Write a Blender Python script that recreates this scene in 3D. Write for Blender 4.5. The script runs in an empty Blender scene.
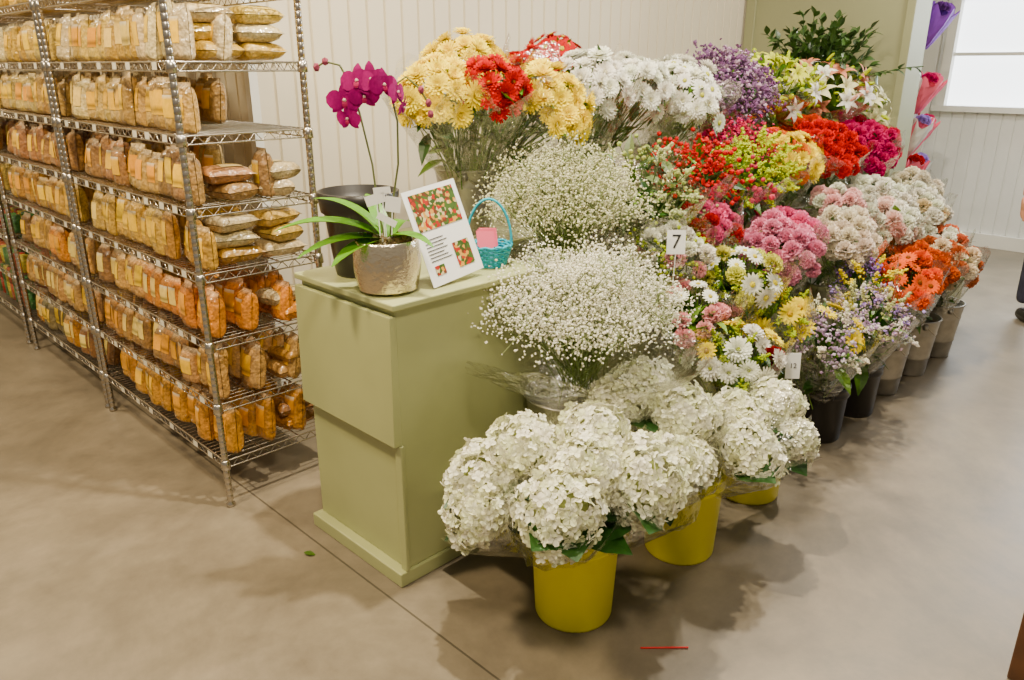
import bpy, math, random
import numpy as np
from mathutils import Vector, Matrix
rng=np.random.default_rng(7); random.seed(7)
SC=bpy.context.scene; COL=SC.collection
def sat(c,k=1.28):
    c=np.asarray(c,float)[:3]; l=.25*c[0]+.65*c[1]+.1*c[2]; return np.clip(l+(c-l)*k,0,1)
# ---------------------------------------------------------------- materials
def newmat(name):
    m=bpy.data.materials.new(name); m.use_nodes=True
    return m,m.node_tree,m.node_tree.nodes['Principled BSDF']
def pmat(name,col,rough=.5,metal=0,noise=0,nscale=8,bump=0,spec=.5,s=1.2):
    col=sat(col,s)
    m,t,b=newmat(name)
    b.inputs['Roughness'].default_value=rough; b.inputs['Metallic'].default_value=metal
    b.inputs['Base Color'].default_value=(*col,1)
    b.inputs['Specular IOR Level'].default_value=spec
    if noise or bump:
        tc=t.nodes.new('ShaderNodeTexCoord'); n=t.nodes.new('ShaderNodeTexNoise')
        n.inputs['Scale'].default_value=nscale; n.inputs['Detail'].default_value=5
        t.links.new(tc.outputs['Object'],n.inputs['Vector'])
        if noise:
            r=t.nodes.new('ShaderNodeValToRGB')
            r.color_ramp.elements[0].position=.3; r.color_ramp.elements[1].position=.7
            r.color_ramp.elements[0].color=(*[c*(1-noise) for c in col],1)
            r.color_ramp.elements[1].color=(*[min(1,c*(1+noise*.5)) for c in col],1)
            t.links.new(n.outputs['Fac'],r.inputs['Fac']); t.links.new(r.outputs['Color'],b.inputs['Base Color'])
        if bump:
            bp=t.nodes.new('ShaderNodeBump'); bp.inputs['Strength'].default_value=bump; bp.inputs['Distance'].default_value=.01
            t.links.new(n.outputs['Fac'],bp.inputs['Height']); t.links.new(bp.outputs['Normal'],b.inputs['Normal'])
    return m
def colmat(name,rough=.6,transl=.25,spec=.3,nscale=120,nv=.12,bump=0,coat=0):
    m,t,b=newmat(name)
    a=t.nodes.new('ShaderNodeAttribute'); a.attribute_name='Col'
    tc=t.nodes.new('ShaderNodeTexCoord'); n=t.nodes.new('ShaderNodeTexNoise'); n.inputs['Scale'].default_value=nscale
    t.links.new(tc.outputs['Object'],n.inputs['Vector'])
    mr=t.nodes.new('ShaderNodeMapRange'); mr.inputs['From Min'].default_value=.3; mr.inputs['From Max'].default_value=.7
    mr.inputs['To Min'].default_value=1-nv; mr.inputs['To Max'].default_value=1+nv
    t.links.new(n.outputs['Fac'],mr.inputs['Value'])
    mx=t.nodes.new('ShaderNodeVectorMath'); mx.operation='SCALE'
    t.links.new(a.outputs['Color'],mx.inputs[0]); t.links.new(mr.outputs['Result'],mx.inputs['Scale'])
    t.links.new(mx.outputs['Vector'],b.inputs['Base Color'])
    b.inputs['Roughness'].default_value=rough; b.inputs['Specular IOR Level'].default_value=spec
    if coat: b.inputs['Coat Weight'].default_value=coat; b.inputs['Coat Roughness'].default_value=.12
    if bump:
        n2=t.nodes.new('ShaderNodeTexNoise'); n2.inputs['Scale'].default_value=28; n2.inputs['Detail'].default_value=2
        t.links.new(tc.outputs['Object'],n2.inputs['Vector'])
        bp=t.nodes.new('ShaderNodeBump'); bp.inputs['Strength'].default_value=bump; bp.inputs['Distance'].default_value=.02
        t.links.new(n2.outputs['Fac'],bp.inputs['Height']); t.links.new(bp.outputs['Normal'],b.inputs['Coat Normal'])
        t.links.new(bp.outputs['Normal'],b.inputs['Normal'])
    if transl:
        tr=t.nodes.new('ShaderNodeBsdfTranslucent'); t.links.new(mx.outputs['Vector'],tr.inputs['Color'])
        mix=t.nodes.new('ShaderNodeMixShader'); mix.inputs[0].default_value=transl
        t.links.new(b.outputs[0],mix.inputs[1]); t.links.new(tr.outputs[0],mix.inputs[2])
        t.links.new(mix.outputs[0],t.nodes['Material Output'].inputs['Surface'])
    return m
M_PETAL=colmat('petal',spec=.12,transl=.18); M_LEAF=colmat('leaf',rough=.4,transl=.15,spec=.5)
M_BAG=colmat('grain_bag',rough=.45,transl=0,spec=.5,nscale=110,nv=.35,bump=.7,coat=.8)
M_LABEL=colmat('paper_label',rough=.4,transl=0,nscale=60,nv=.1,coat=.4)
def cello():
    m,t,b=newmat('cellophane'); N=t.nodes; N.remove(b)
    tr=N.new('ShaderNodeBsdfTransparent'); tr.inputs[0].default_value=(.96,.97,.96,1)
    gl=N.new('ShaderNodeBsdfGlossy'); gl.inputs['Roughness'].default_value=.16; gl.inputs[0].default_value=(1,.98,.93,1)
    tc=N.new('ShaderNodeTexCoord'); n=N.new('ShaderNodeTexNoise'); n.inputs['Scale'].default_value=18; n.inputs['Detail'].default_value=3
    t.links.new(tc.outputs['Object'],n.inputs['Vector'])
    bp=N.new('ShaderNodeBump'); bp.inputs['Strength'].default_value=1; bp.inputs['Distance'].default_value=.035
    t.links.new(n.outputs['Fac'],bp.inputs['Height']); t.links.new(bp.outputs[0],gl.inputs['Normal'])
    lw=N.new('ShaderNodeLayerWeight'); lw.inputs['Blend'].default_value=.35
    t.links.new(bp.outputs[0],lw.inputs['Normal'])
    mr=N.new('ShaderNodeMapRange'); mr.inputs['To Min'].default_value=.08; mr.inputs['To Max'].default_value=.65
    t.links.new(lw.outputs['Facing'],mr.inputs['Value'])
    mix=N.new('ShaderNodeMixShader'); t.links.new(mr.outputs[0],mix.inputs[0])
    t.links.new(tr.outputs[0],mix.inputs[1]); t.links.new(gl.outputs[0],mix.inputs[2])
    t.links.new(mix.outputs[0],N['Material Output'].inputs['Surface'])
    return m
M_CELLO=cello()
M_METAL=pmat('galvanised_metal',(.40,.38,.34),.38,.8,noise=.25,nscale=14)
M_CHROME=pmat('chrome_wire',(.52,.48,.42),.25,1)
M_YEL=pmat('yellow_plastic',(.88,.78,.0),.35,noise=.04,nscale=4,s=1)
M_BLACK=pmat('black_plastic',(.014,.012,.010),.35)
M_SILVER=pmat('silver_pot',(.80,.69,.50),.2,1,s=1,bump=.35,nscale=70)
M_GREEN=pmat('sage_paint',(.37,.385,.19),.45,noise=.10,nscale=3,bump=.05,s=1.12)
M_GREEND=pmat('olive_paint',(.27,.27,.14),.6,noise=.08,nscale=2,s=1)
M_WALL=pmat('cream_beadboard_paint',(.66,.60,.47),.55,noise=.04,nscale=1.5)
M_WALLF=pmat('white_beadboard_paint',(.74,.75,.72),.55,noise=.03)
M_TRIM=pmat('white_trim_paint',(.76,.75,.69),.5)
M_WHITE=pmat('white_paper',(.84,.84,.82),.5)
M_TEAL=pmat('turquoise_wicker',(.01,.34,.45),.5,noise=.3,nscale=60)
M_PINKP=pmat('pink_paper',(.80,.16,.24),.6)
M_WOOD=pmat('brown_wood',(.085,.035,.014),.5,noise=.4,nscale=12)
M_SKIN=pmat('skin',(.60,.30,.20),.5); M_CLOTH=pmat('dark_cloth',(.03,.03,.05),.8,noise=.3,nscale=20)
M_HAIR=pmat('hair',(.05,.025,.015),.5); M_RED=pmat('red_plastic',(.55,.02,.02),.4)
M_INK=pmat('black_ink',(.02,.02,.02),.6)

# ---------------------------------------------------------------- mesh builder
class MB:
    def __init__(s): s.V=[];s.C=[];s.Q=[];s.T=[];s.QM=[];s.TM=[];s.n=0
    def add(s,v,q=None,t=None,col=(.8,.8,.8),mat=0):
        v=np.asarray(v,float); c=np.asarray(col,float)
        if c.ndim==1: c=np.tile(c[:3],(len(v),1))
        s.V.append(v); s.C.append(c)
        if q is not None and len(q): q=np.asarray(q,int); s.Q.append(q+s.n); s.QM.append(np.full(len(q),mat))
        if t is not None and len(t): t=np.asarray(t,int); s.T.append(t+s.n); s.TM.append(np.full(len(t),mat))
        s.n+=len(v)
    def box(s,a,b,col=(.8,.8,.8),mat=0):
        x0,y0,z0=a;x1,y1,z1=b
        v=[(x0,y0,z0),(x1,y0,z0),(x1,y1,z0),(x0,y1,z0),(x0,y0,z1),(x1,y0,z1),(x1,y1,z1),(x0,y1,z1)]
        s.add(v,q=[(0,3,2,1),(4,5,6,7),(0,1,5,4),(1,2,6,5),(2,3,7,6),(3,0,4,7)],col=col,mat=mat)
    def build(s,name,mats,parent=None,smooth=False,bevel=0,loc=None):
        V=np.concatenate(s.V); C=np.concatenate(s.C)
        T=np.concatenate(s.T) if s.T else np.zeros((0,3),int); Q=np.concatenate(s.Q) if s.Q else np.zeros((0,4),int)
        TM=np.concatenate(s.TM) if s.TM else np.zeros(0,int); QM=np.concatenate(s.QM) if s.QM else np.zeros(0,int)
        me=bpy.data.meshes.new(name)
        me.vertices.add(len(V)); me.vertices.foreach_set('co',V.astype(np.float32).ravel())
        L=np.concatenate([T.ravel(),Q.ravel()]); me.loops.add(len(L)); me.loops.foreach_set('vertex_index',L.astype(np.int32))
        n=len(T)+len(Q); me.polygons.add(n)
        st=np.concatenate([np.arange(len(T))*3,len(T)*3+np.arange(len(Q))*4]).astype(np.int32)
        me.polygons.foreach_set('loop_start',st)
        me.polygons.foreach_set('material_index',np.concatenate([TM,QM]).astype(np.int32))
        me.polygons.foreach_set('use_smooth',np.full(n,smooth))
        me.update(calc_edges=True)
        a=me.color_attributes.new('Col','FLOAT_COLOR','POINT')
        a.data.foreach_set('color',np.concatenate([C,np.ones((len(C),1))],1).astype(np.float32).ravel())
        for m in (mats if isinstance(mats,(list,tuple)) else [mats]): me.materials.append(m)
        me.validate()
        o=bpy.data.objects.new(name,me); COL.objects.link(o)
        if parent: o.parent=parent
        if bevel:
            md=o.modifiers.new('bevel','BEVEL'); md.width=bevel; md.segments=2; md.limit_method='ANGLE'
        return o
def empty(name,loc=(0,0,0)):
    e=bpy.data.objects.new(name,None); e.empty_display_size=.1; COL.objects.link(e); return e
def frame(n,spin=0):
    z=np.asarray(n,float); z=z/np.linalg.norm(z)
    a=np.array([0,0,1.]) if abs(z[2])<.9 else np.array([1.,0,0])
    x=np.cross(a,z); x/=np.linalg.norm(x); y=np.cross(z,x)
    c,s=math.cos(spin),math.sin(spin)
    return np.stack([x*c+y*s,-x*s+y*c,z],1)
def rod(mb,a,b,r,col=(.5,.5,.5),mat=0,n=4,r2=None):
    a=np.asarray(a,float);b=np.asarray(b,float)
    if np.linalg.norm(b-a)<1e-6: return
    R=frame(b-a); r2=r if r2 is None else r2
    an=np.arange(n)*2*math.pi/n+.4
    ring=np.stack([np.cos(an),np.sin(an),0*an],1)@R.T
    v=np.concatenate([a+ring*r,b+ring*r2])
    q=[(i,(i+1)%n,(i+1)%n+n,i+n) for i in range(n)]
    mb.add(v,q=q,col=col,mat=mat)
def tube(mb,pts,r,col=(.5,.5,.5),mat=0,n=6,rr=None):
    pts=[np.asarray(p,float) for p in pts]; m=len(pts); V=[]
    prev=None
    for i,p in enumerate(pts):
        d=pts[min(i+1,m-1)]-pts[max(i-1,0)]; d=d/(np.linalg.norm(d)+1e-9)
        if prev is None:
            R=frame(d); x=R[:,0]
        else:
            x=prev-d*np.dot(prev,d); x/=np.linalg.norm(x)+1e-9
        prev=x; y=np.cross(d,x); rad=r if rr is None else rr[i]
        for k in range(n):
            an=2*math.pi*k/n; V.append(p+rad*(math.cos(an)*x+math.sin(an)*y))
    q=[(i*n+k,i*n+(k+1)%n,(i+1)*n+(k+1)%n,(i+1)*n+k) for i in range(m-1) for k in range(n)]
    mb.add(V,q=q,col=col,mat=mat)
def lathe(mb,prof,cx,cy,n=40,col=(.8,.8,.8),mat=0):
    V=[];m=len(prof)
    for i,(r,z) in enumerate(prof):
        for k in range(n):
            a=2*math.pi*k/n
            V.append((cx+r*math.cos(a),cy+r*math.sin(a),z))
    q=[(i*n+k,i*n+(k+1)%n,(i+1)*n+(k+1)%n,(i+1)*n+k) for i in range(m-1) for k in range(n)]
    mb.add(V,q=q,col=col,mat=mat)

# ---------------------------------------------------------------- flower templates (unit radius, facing +Z)
def tpl(parts):
    V=[];Q=[];T=[];S=[];n=0
    for v,q,t,s in parts:
        v=np.asarray(v,float);V.append(v)
        if len(q):Q.append(np.asarray(q)+n)
        if len(t):T.append(np.asarray(t)+n)
        S.append(np.asarray(s,float) if np.ndim(s) else np.full(len(v),s)); n+=len(v)
    return dict(v=np.concatenate(V),q=np.concatenate(Q) if Q else None,t=np.concatenate(T) if T else None,s=np.concatenate(S))
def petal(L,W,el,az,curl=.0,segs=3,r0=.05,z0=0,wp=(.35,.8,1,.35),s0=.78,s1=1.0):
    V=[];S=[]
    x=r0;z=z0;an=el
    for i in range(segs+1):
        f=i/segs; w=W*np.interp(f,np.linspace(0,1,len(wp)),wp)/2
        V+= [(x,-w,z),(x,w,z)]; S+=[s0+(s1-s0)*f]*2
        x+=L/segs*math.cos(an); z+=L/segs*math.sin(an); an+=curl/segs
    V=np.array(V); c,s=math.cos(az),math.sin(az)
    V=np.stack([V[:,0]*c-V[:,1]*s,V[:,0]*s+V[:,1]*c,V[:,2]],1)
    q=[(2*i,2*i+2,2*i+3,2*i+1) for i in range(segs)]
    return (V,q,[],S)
def ico():
    p=(1+5**.5)/2
    v=np.array([(-1,p,0),(1,p,0),(-1,-p,0),(1,-p,0),(0,-1,p),(0,1,p),(0,-1,-p),(0,1,-p),(p,0,-1),(p,0,1),(-p,0,-1),(-p,0,1)],float)
    v/=np.linalg.norm(v[0])
    t=[(0,11,5),(0,5,1),(0,1,7),(0,7,10),(0,10,11),(1,5,9),(5,11,4),(11,10,2),(10,7,6),(7,1,8),(3,9,4),(3,4,2),(3,2,6),(3,6,8),(3,8,9),(4,9,5),(2,4,11),(6,2,10),(8,6,7),(9,8,1)]
    return v,t
IV,IT=ico()
ICO=dict(v=IV,q=None,t=np.array(IT),s=np.ones(12))
OV=np.array([(1,0,0),(-1,0,0),(0,1,0),(0,-1,0),(0,0,1),(0,0,-1)],float)
OCT=dict(v=OV,q=None,t=np.array([(0,2,4),(2,1,4),(1,3,4),(3,0,4),(2,0,5),(1,2,5),(3,1,5),(0,3,5)]),s=np.ones(6))
r_=lambda a,b:random.uniform(a,b)
def mk_mum():
    P=[]
    for n,L,el in ((20,.98,-.05),(19,.9,.2),(16,.76,.5),(11,.55,.85),(7,.36,1.2)):
        o=r_(0,6)
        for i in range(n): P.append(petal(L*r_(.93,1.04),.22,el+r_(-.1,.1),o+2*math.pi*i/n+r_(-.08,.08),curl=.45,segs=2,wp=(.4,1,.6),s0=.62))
    return tpl(P)
def mk_daisy():
    P=[]
    for n,L,el in ((15,.95,.12),(13,.85,.3)):
        o=r_(0,6)
        for i in range(n): P.append(petal(L,.27,el,o+2*math.pi*i/n,curl=-.3,segs=3,s0=.7))
    return tpl(P)
def mk_carn():
    P=[]
    for k in range(38):
        f=(k+.5)/38; th=math.acos(1-f*1.15); az=k*2.4
        V=[];S=[]
        d=np.array([math.sin(th)*math.cos(az),math.sin(th)*math.sin(az),math.cos(th)])
        R=frame(d,r_(0,6)); h=r_(.84,1.05)
        for i in range(2):
            for j in range(5):
                y=(j-2)/2; 
                p=np.array([.16*(-1)**j*i+.06*y*y, y*(.22 if i==0 else .5), .4 if i==0 else h-.12*y*y+.05*(-1)**j])
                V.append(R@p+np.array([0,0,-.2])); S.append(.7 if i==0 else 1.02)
        q=[(j,j+1,j+6,j+5) for j in range(4)]
        P.append((V,q,[],S))
    return tpl(P)
def mk_floret():
    P=[]
    for k in range(4):
        a=k*math.pi/2+r_(-.12,.12); c,s=math.cos(a),math.sin(a); up=r_(-.05,.25)
        b=np.array([(0.02,0,0),(.5,.44,.14+up*.5),(.5,0,.02+up*.5),(.5,-.44,.14+up*.5),(.95,.3,.08+up),(1.05,0,-.03+up),(.95,-.3,.08+up)])
        V=np.stack([b[:,0]*c-b[:,1]*s,b[:,0]*s+b[:,1]*c,b[:,2]],1)
        P.append((V,[(1,2,5,4),(2,3,6,5)],[(0,2,1),(0,3,2)],[.75,1,.93,1,1,1,1]))
    return tpl(P)
def mk_lily():
    P=[]
    for i in range(6): P.append(petal(1.1,.5 if i%2 else .38,.95 if i%2 else .85,i*math.pi/3,curl=-1.7,segs=5,wp=(.3,.8,1,.8,.45,.05),s0=.7))
    for i in range(6): P.append(petal(.7,.03,1.2,i*math.pi/3+.3,curl=-.3,segs=2,s0=.6,s1=.5))
    return tpl(P)
def mk_leaf():
    V=[];q=[];S=[]
    w=[.12,.7,1,.85,.45,.03]
    for i in range(6):
        f=i/5; x=f; z=-.25*f*f
        for j in (-1,0,1): V.append((x,j*w[i]*.2,z+.05*abs(j)*w[i])); S.append(1.0 if j else .85)
    for i in range(5):
        for j in range(2): a=i*3+j; q.append((a,a+3,a+4,a+1))
    return tpl([(V,q,[],S)])
MUM=[mk_mum() for _ in range(3)];DAISY=[mk_daisy() for _ in range(2)];CARN=[mk_carn() for _ in range(3)];FLO=[mk_floret() for _ in range(6)];LILY=[mk_lily() for _ in range(2)];LEAF=mk_leaf()
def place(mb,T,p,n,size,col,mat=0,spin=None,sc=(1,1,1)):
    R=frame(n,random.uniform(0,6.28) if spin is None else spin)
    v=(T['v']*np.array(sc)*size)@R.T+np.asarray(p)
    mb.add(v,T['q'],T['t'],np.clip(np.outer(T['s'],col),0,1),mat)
def jit(c,a=.08,s=1.18):
    c=sat(c,s); k=1+random.uniform(-a,a); return np.clip(np.array([c[0]*k,c[1]*k*(1+random.uniform(-a,a)*.5),c[2]*k]),0,1)
def nz(v): v=np.asarray(v,float); return v/(np.linalg.norm(v)+1e-9)
G1=(.075,.16,.02);G2=(.15,.26,.04);G3=(.03,.08,.015)
WHITE=(.86,.85,.74);CREAM=(.80,.76,.46);YEL=(.90,.73,.0);RED=(.42,.004,.004);PINK=(.68,.14,.28);LPINK=(.80,.42,.44);MAG=(.52,.01,.13);ORG=(.80,.14,.0);PUR=(.14,.05,.22);LAV=(.36,.25,.55);LIME=(.38,.46,.02);DKR=(.20,.0,.008)
def flower(mb,kind,p,n,size,col,col2=None):
    if kind=='mum':
        place(mb,random.choice(MUM),p,n,size,jit(col))
        place(mb,ICO,p+nz(n)*size*.15,n,size*.2,np.array(col2 if col2 is not None else col)*.75,sc=(1,1,.6))
    elif kind=='daisy':
        place(mb,random.choice(DAISY),p,n,size,jit(col))
        place(mb,ICO,p+nz(n)*size*.1,n,size*.28,col2 if col2 is not None else (.45,.38,.03),sc=(1,1,.6))
    elif kind=='carn': place(mb,random.choice(CARN),p,n,size,jit(col))
    elif kind=='lily':
        place(mb,random.choice(LILY),p,n,size,jit(col))
        for k in range(2):
            q=p+rng.normal(0,size*.5,3); place(mb,ICO,q,nz(np.array(n)+rng.normal(0,.4,3)),size*.5,jit(col2 if col2 is not None else LIME),sc=(.28,.28,1))
    elif kind=='berry':
        for k in range(12):
            q=p+rng.normal(0,size*.5,3); place(mb,ICO,q,n,size*.2,jit(col,.2)); rod(mb,q,p-nz(n)*size,.0015,G1,1,3)
    elif kind=='statice':
        for k in range(40):
            q=p+rng.normal(0,size*.45,3); place(mb,OCT,q,rng.normal(0,1,3),size*r_(.1,.22),jit(col if random.random()<.75 else (col2 if col2 is not None else LAV),.25),sc=(1,1,.5))
    elif kind=='plume':
        d=nz(np.array(n)+rng.normal(0,.25,3))
        for k in range(44):
            f=random.random(); q=p+d*size*(f*1.7-.6)+rng.normal(0,size*.24*(1.1-f),3); place(mb,OCT,q,rng.normal(0,1,3),size*r_(.07,.16),jit(col,.2))
def leaf(mb,p,d,L,col,mat=1,w=1.):
    up=np.cross(d,np.cross([0,0,1.],d)+1e-6); x=nz(d); z=nz(up) if up[2]>=0 else -nz(up); z=nz(z+rng.normal(0,.3,3)); z=nz(z-x*np.dot(x,z)); y=np.cross(z,x)
    R=np.stack([x,y,z],1); v=(LEAF['v']*np.array([1,w,1])*L)@R.T+p
    mb.add(v,LEAF['q'],None,np.clip(np.outer(LEAF['s'],jit(col,.2)),0,1),mat)
def dome(n,maxth=1.5,z=1.):
    out=[]
    for i in range(n):
        f=(i+.5)/n; th=math.acos(1-f*(1-math.cos(maxth))); az=i*2.39996+.5
        out.append(np.array([math.sin(th)*math.cos(az),math.sin(th)*math.sin(az),math.cos(th)*z]))
    return out
def cluster(mb,neck,c,R,items,n,size,th=1.5,zs=.75,leaves=10,lc=G1,stems=True,leafL=.13,dens=.72):
    c=np.array(c);neck=np.array(neck); ax=nz(c-neck)
    Rm=frame(nz(ax+np.array([-.3,-.5,.5])))
    ws=[i[3] for i in items]
    big=items[0][0] in ('mum','carn','daisy')
    if big: n=int(max(n,2*R*R*dens/((size*.80)**2)))
    for d in dome(n,th,zs):
        it=random.choices(items,ws)[0]
        dd=Rm@d; p=c+dd*R*r_(.86,1.1)+rng.normal(0,R*.06,3); nn=nz(dd*1.0+ax*.3+np.array([-.15,-.2,.1])+rng.normal(0,.2,3))
        sz=size*r_(.85,1.2)*it[4]
        flower(mb,it[0],p,nn,sz,it[1],it[2])
        if stems:
            mid=(p-nn*sz*.4)*.55+neck*.45+rng.normal(0,.012,3)
            rod(mb,p-nn*sz*.2,mid,.0028,jit(lc,.2),1,3); rod(mb,mid,neck+rng.normal(0,.02,3),.0028,jit(lc,.2),1,3)
        if random.random()<.5: leaf(mb,p-nn*sz*.9,nz(dd+rng.normal(0,.5,3)),sz*1.7,random.choice([G1,G3]))
    for k in range(int(leaves*1.8)):
        f=r_(.3,.92); base=neck*(1-f)+c*f+rng.normal(0,R*.36,3)*f
        d=nz(ax*.6+rng.normal(0,.55,3)); leaf(mb,base,d,leafL*r_(.7,1.2),random.choice([lc,G2,G3,lc,G3]))
def breath(mb,neck,c,R,n,zs=.75,col=WHITE,th=1.8):
    c=np.array(c);neck=np.array(neck)
    nodes=[]
    for d in dome(340,th,zs):
        p=c+d*R*r_(.5,1.0); nodes.append((p,d)) 
        if len(nodes)%2: rod(mb,p,c*.35+neck*.65+rng.normal(0,.03,3),.0016,jit((.17,.22,.07),.2),1,3)
    for i in range(n):
        b,d=nodes[i%len(nodes)]
        q=b+rng.normal(0,R*.09,3)+d*R*.03
        if i%4==0: rod(mb,b,q,.0009,(.25,.3,.12),1,3)
        place(mb,OCT,q,rng.normal(0,1,3),r_(.0032,.0062),jit(col,.08),sc=(1,1,.75))
def wrap(mb,neck,c,R,ext=.05,n=26,mat=2,r0=.04):
    neck=np.array(neck);c=np.array(c); ax=c-neck; L=np.linalg.norm(ax)+ext; Rm=frame(ax)
    V=[];rows=7; ph=r_(0,6)
    for i in range(rows):
        f=i/(rows-1)
        for k in range(n):
            a=2*math.pi*k/n
            rr=(r0+(R*1.12-r0)*f**.8)*(1+.08*f*math.sin(3*a+ph)+.07*f*math.sin(7*a+ph*2)+random.uniform(-.05,.05))
            z=L*f*(1+ (.12*math.sin(4*a+ph) if i==rows-1 else 0))
            V.append(neck+Rm@np.array([rr*math.cos(a),rr*math.sin(a),z]))
    q=[(i*n+k,i*n+(k+1)%n,(i+1)*n+(k+1)%n,(i+1)*n+k) for i in range(rows-1) for k in range(n)]
    mb.add(V,q=q,mat=mat)
def bucket(parent,x,y,z,kind,r=.12,h=.27):
    mb=MB(); rb=r*.74
    if kind=='metal':
        pr=[(0,z+.004),(rb,z),(rb+.002,z+.012),(rb+(r-rb)*.3,z+h*.3),(rb+(r-rb)*.3+.003,z+h*.31),(rb+(r-rb)*.34,z+h*.34),(rb+(r-rb)*.72,z+h*.72),(rb+(r-rb)*.72+.003,z+h*.735),(rb+(r-rb)*.76,z+h*.76),(r,z+h-.012),(r+.006,z+h-.006),(r+.004,z+h),(r-.003,z+h),(r*.93,z+h*.8),(0,z+h*.78)]
        m=M_METAL
    else:
        rb=r*.88
        pr=[(0,z+.004),(rb*.97,z),(rb,z+.008),(r*.97,z+h-.05),(r*1.03,z+h-.045),(r*1.03,z+h-.035),(r,z+h-.03),(r*1.01,z+h-.006),(r*1.05,z+h-.005),(r*1.05,z+h),(r*.97,z+h),(r*.9,z+h*.75),(0,z+h*.73)]
        m={'yellow':M_YEL,'black':M_BLACK}[kind]
    lathe(mb,pr,x,y,44)
    pts=[(x+r*1.03*math.cos(a),y+r*1.03*math.sin(a)-.02*math.sin((a-.8)/1*1),z+h-.02-.10*math.sin((a+2.36)/math.pi*math.pi)) for a in np.linspace(-2.36,.78,14)]
    if kind=='metal': tube(mb,pts,.0025,mat=1,n=5)
    for a in (-2.36,.78):
        mb.box((x+r*1.02*math.cos(a)-.01,y+r*1.02*math.sin(a)-.01,z+h-.04),(x+r*1.02*math.cos(a)+.01,y+r*1.02*math.sin(a)+.01,z+h-.012))
    return mb.build('bucket',[m,M_CHROME],parent,smooth=True)
def arrangement(name,bx,by,bz,kind,clusters,r=.12,h=.27):
    e=empty(name); bucket(e,bx,by,bz,kind,r,h)
    mb=MB(); wb=MB(); anyw=False
    for cl in clusters:
        c=cl['c']; R=cl['R']
        d=np.array(c[:2])-np.array([bx,by]); l=np.linalg.norm(d); d=d/l*min(l,.6*r) if l>1e-6 else d
        neck=(bx+d[0],by+d[1],bz+h*.78)
        if cl.get('breath'): breath(mb,neck,c,R,cl['breath'],cl.get('zs',.75),cl.get('col',WHITE),cl.get('th',1.8))
        else: cluster(mb,neck,c,R,cl['items'],cl.get('n',14),cl.get('size',.05),cl.get('th',1.55),cl.get('zs',.75),cl.get('leaves',12),cl.get('lc',G1),leafL=cl.get('leafL',.13),dens=cl.get('dens',.72))
        if cl.get('wrap',True): wrap(wb,neck,c,R*1.12,ext=cl.get('ext',.06),mat=0); anyw=True
    mb.build('flowers_and_stems',[M_PETAL,M_LEAF],e)
    if anyw: wb.build('cellophane_sleeve',[M_CELLO],e,smooth=True)
    return e

# ---------------------------------------------------------------- room
def beadboard(name,p0,p1,z0,z1,nrm,mat,step=.105,thick=.12):
    mb=MB(); p0=np.array(p0,float);p1=np.array(p1,float);L=np.linalg.norm(p1-p0);d=(p1-p0)/L;n=np.array(nrm,float)
    s=[];x=0
    while x<L:
        s+=[(x,0),(x+.005,-.012),(x+.012,-.012),(x+.017,0)]
        x+=step
    s=[q for q in s if q[0]<L]+[(L,0)]
    V=[]
    for a,o in s:
        q=p0+d*a+n*o
        V+= [(q[0],q[1],z0),(q[0],q[1],z1)]
    Q=[(2*i,2*i+2,2*i+3,2*i+1) for i in range(len(s)-1)]
    mb.add(V,q=Q)
    a=p0-n*.02;b=p1-n*.02;c=p1-n*thick;e=p0-n*thick
    V=[(*a,z0),(*b,z0),(*c,z0),(*e,z0),(*a,z1),(*b,z1),(*c,z1),(*e,z1)]
    mb.add(V,q=[(0,3,2,1),(4,5,6,7),(0,1,5,4),(1,2,6,5),(2,3,7,6),(3,0,4,7)])
    return mb.build(name,[mat])
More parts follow.
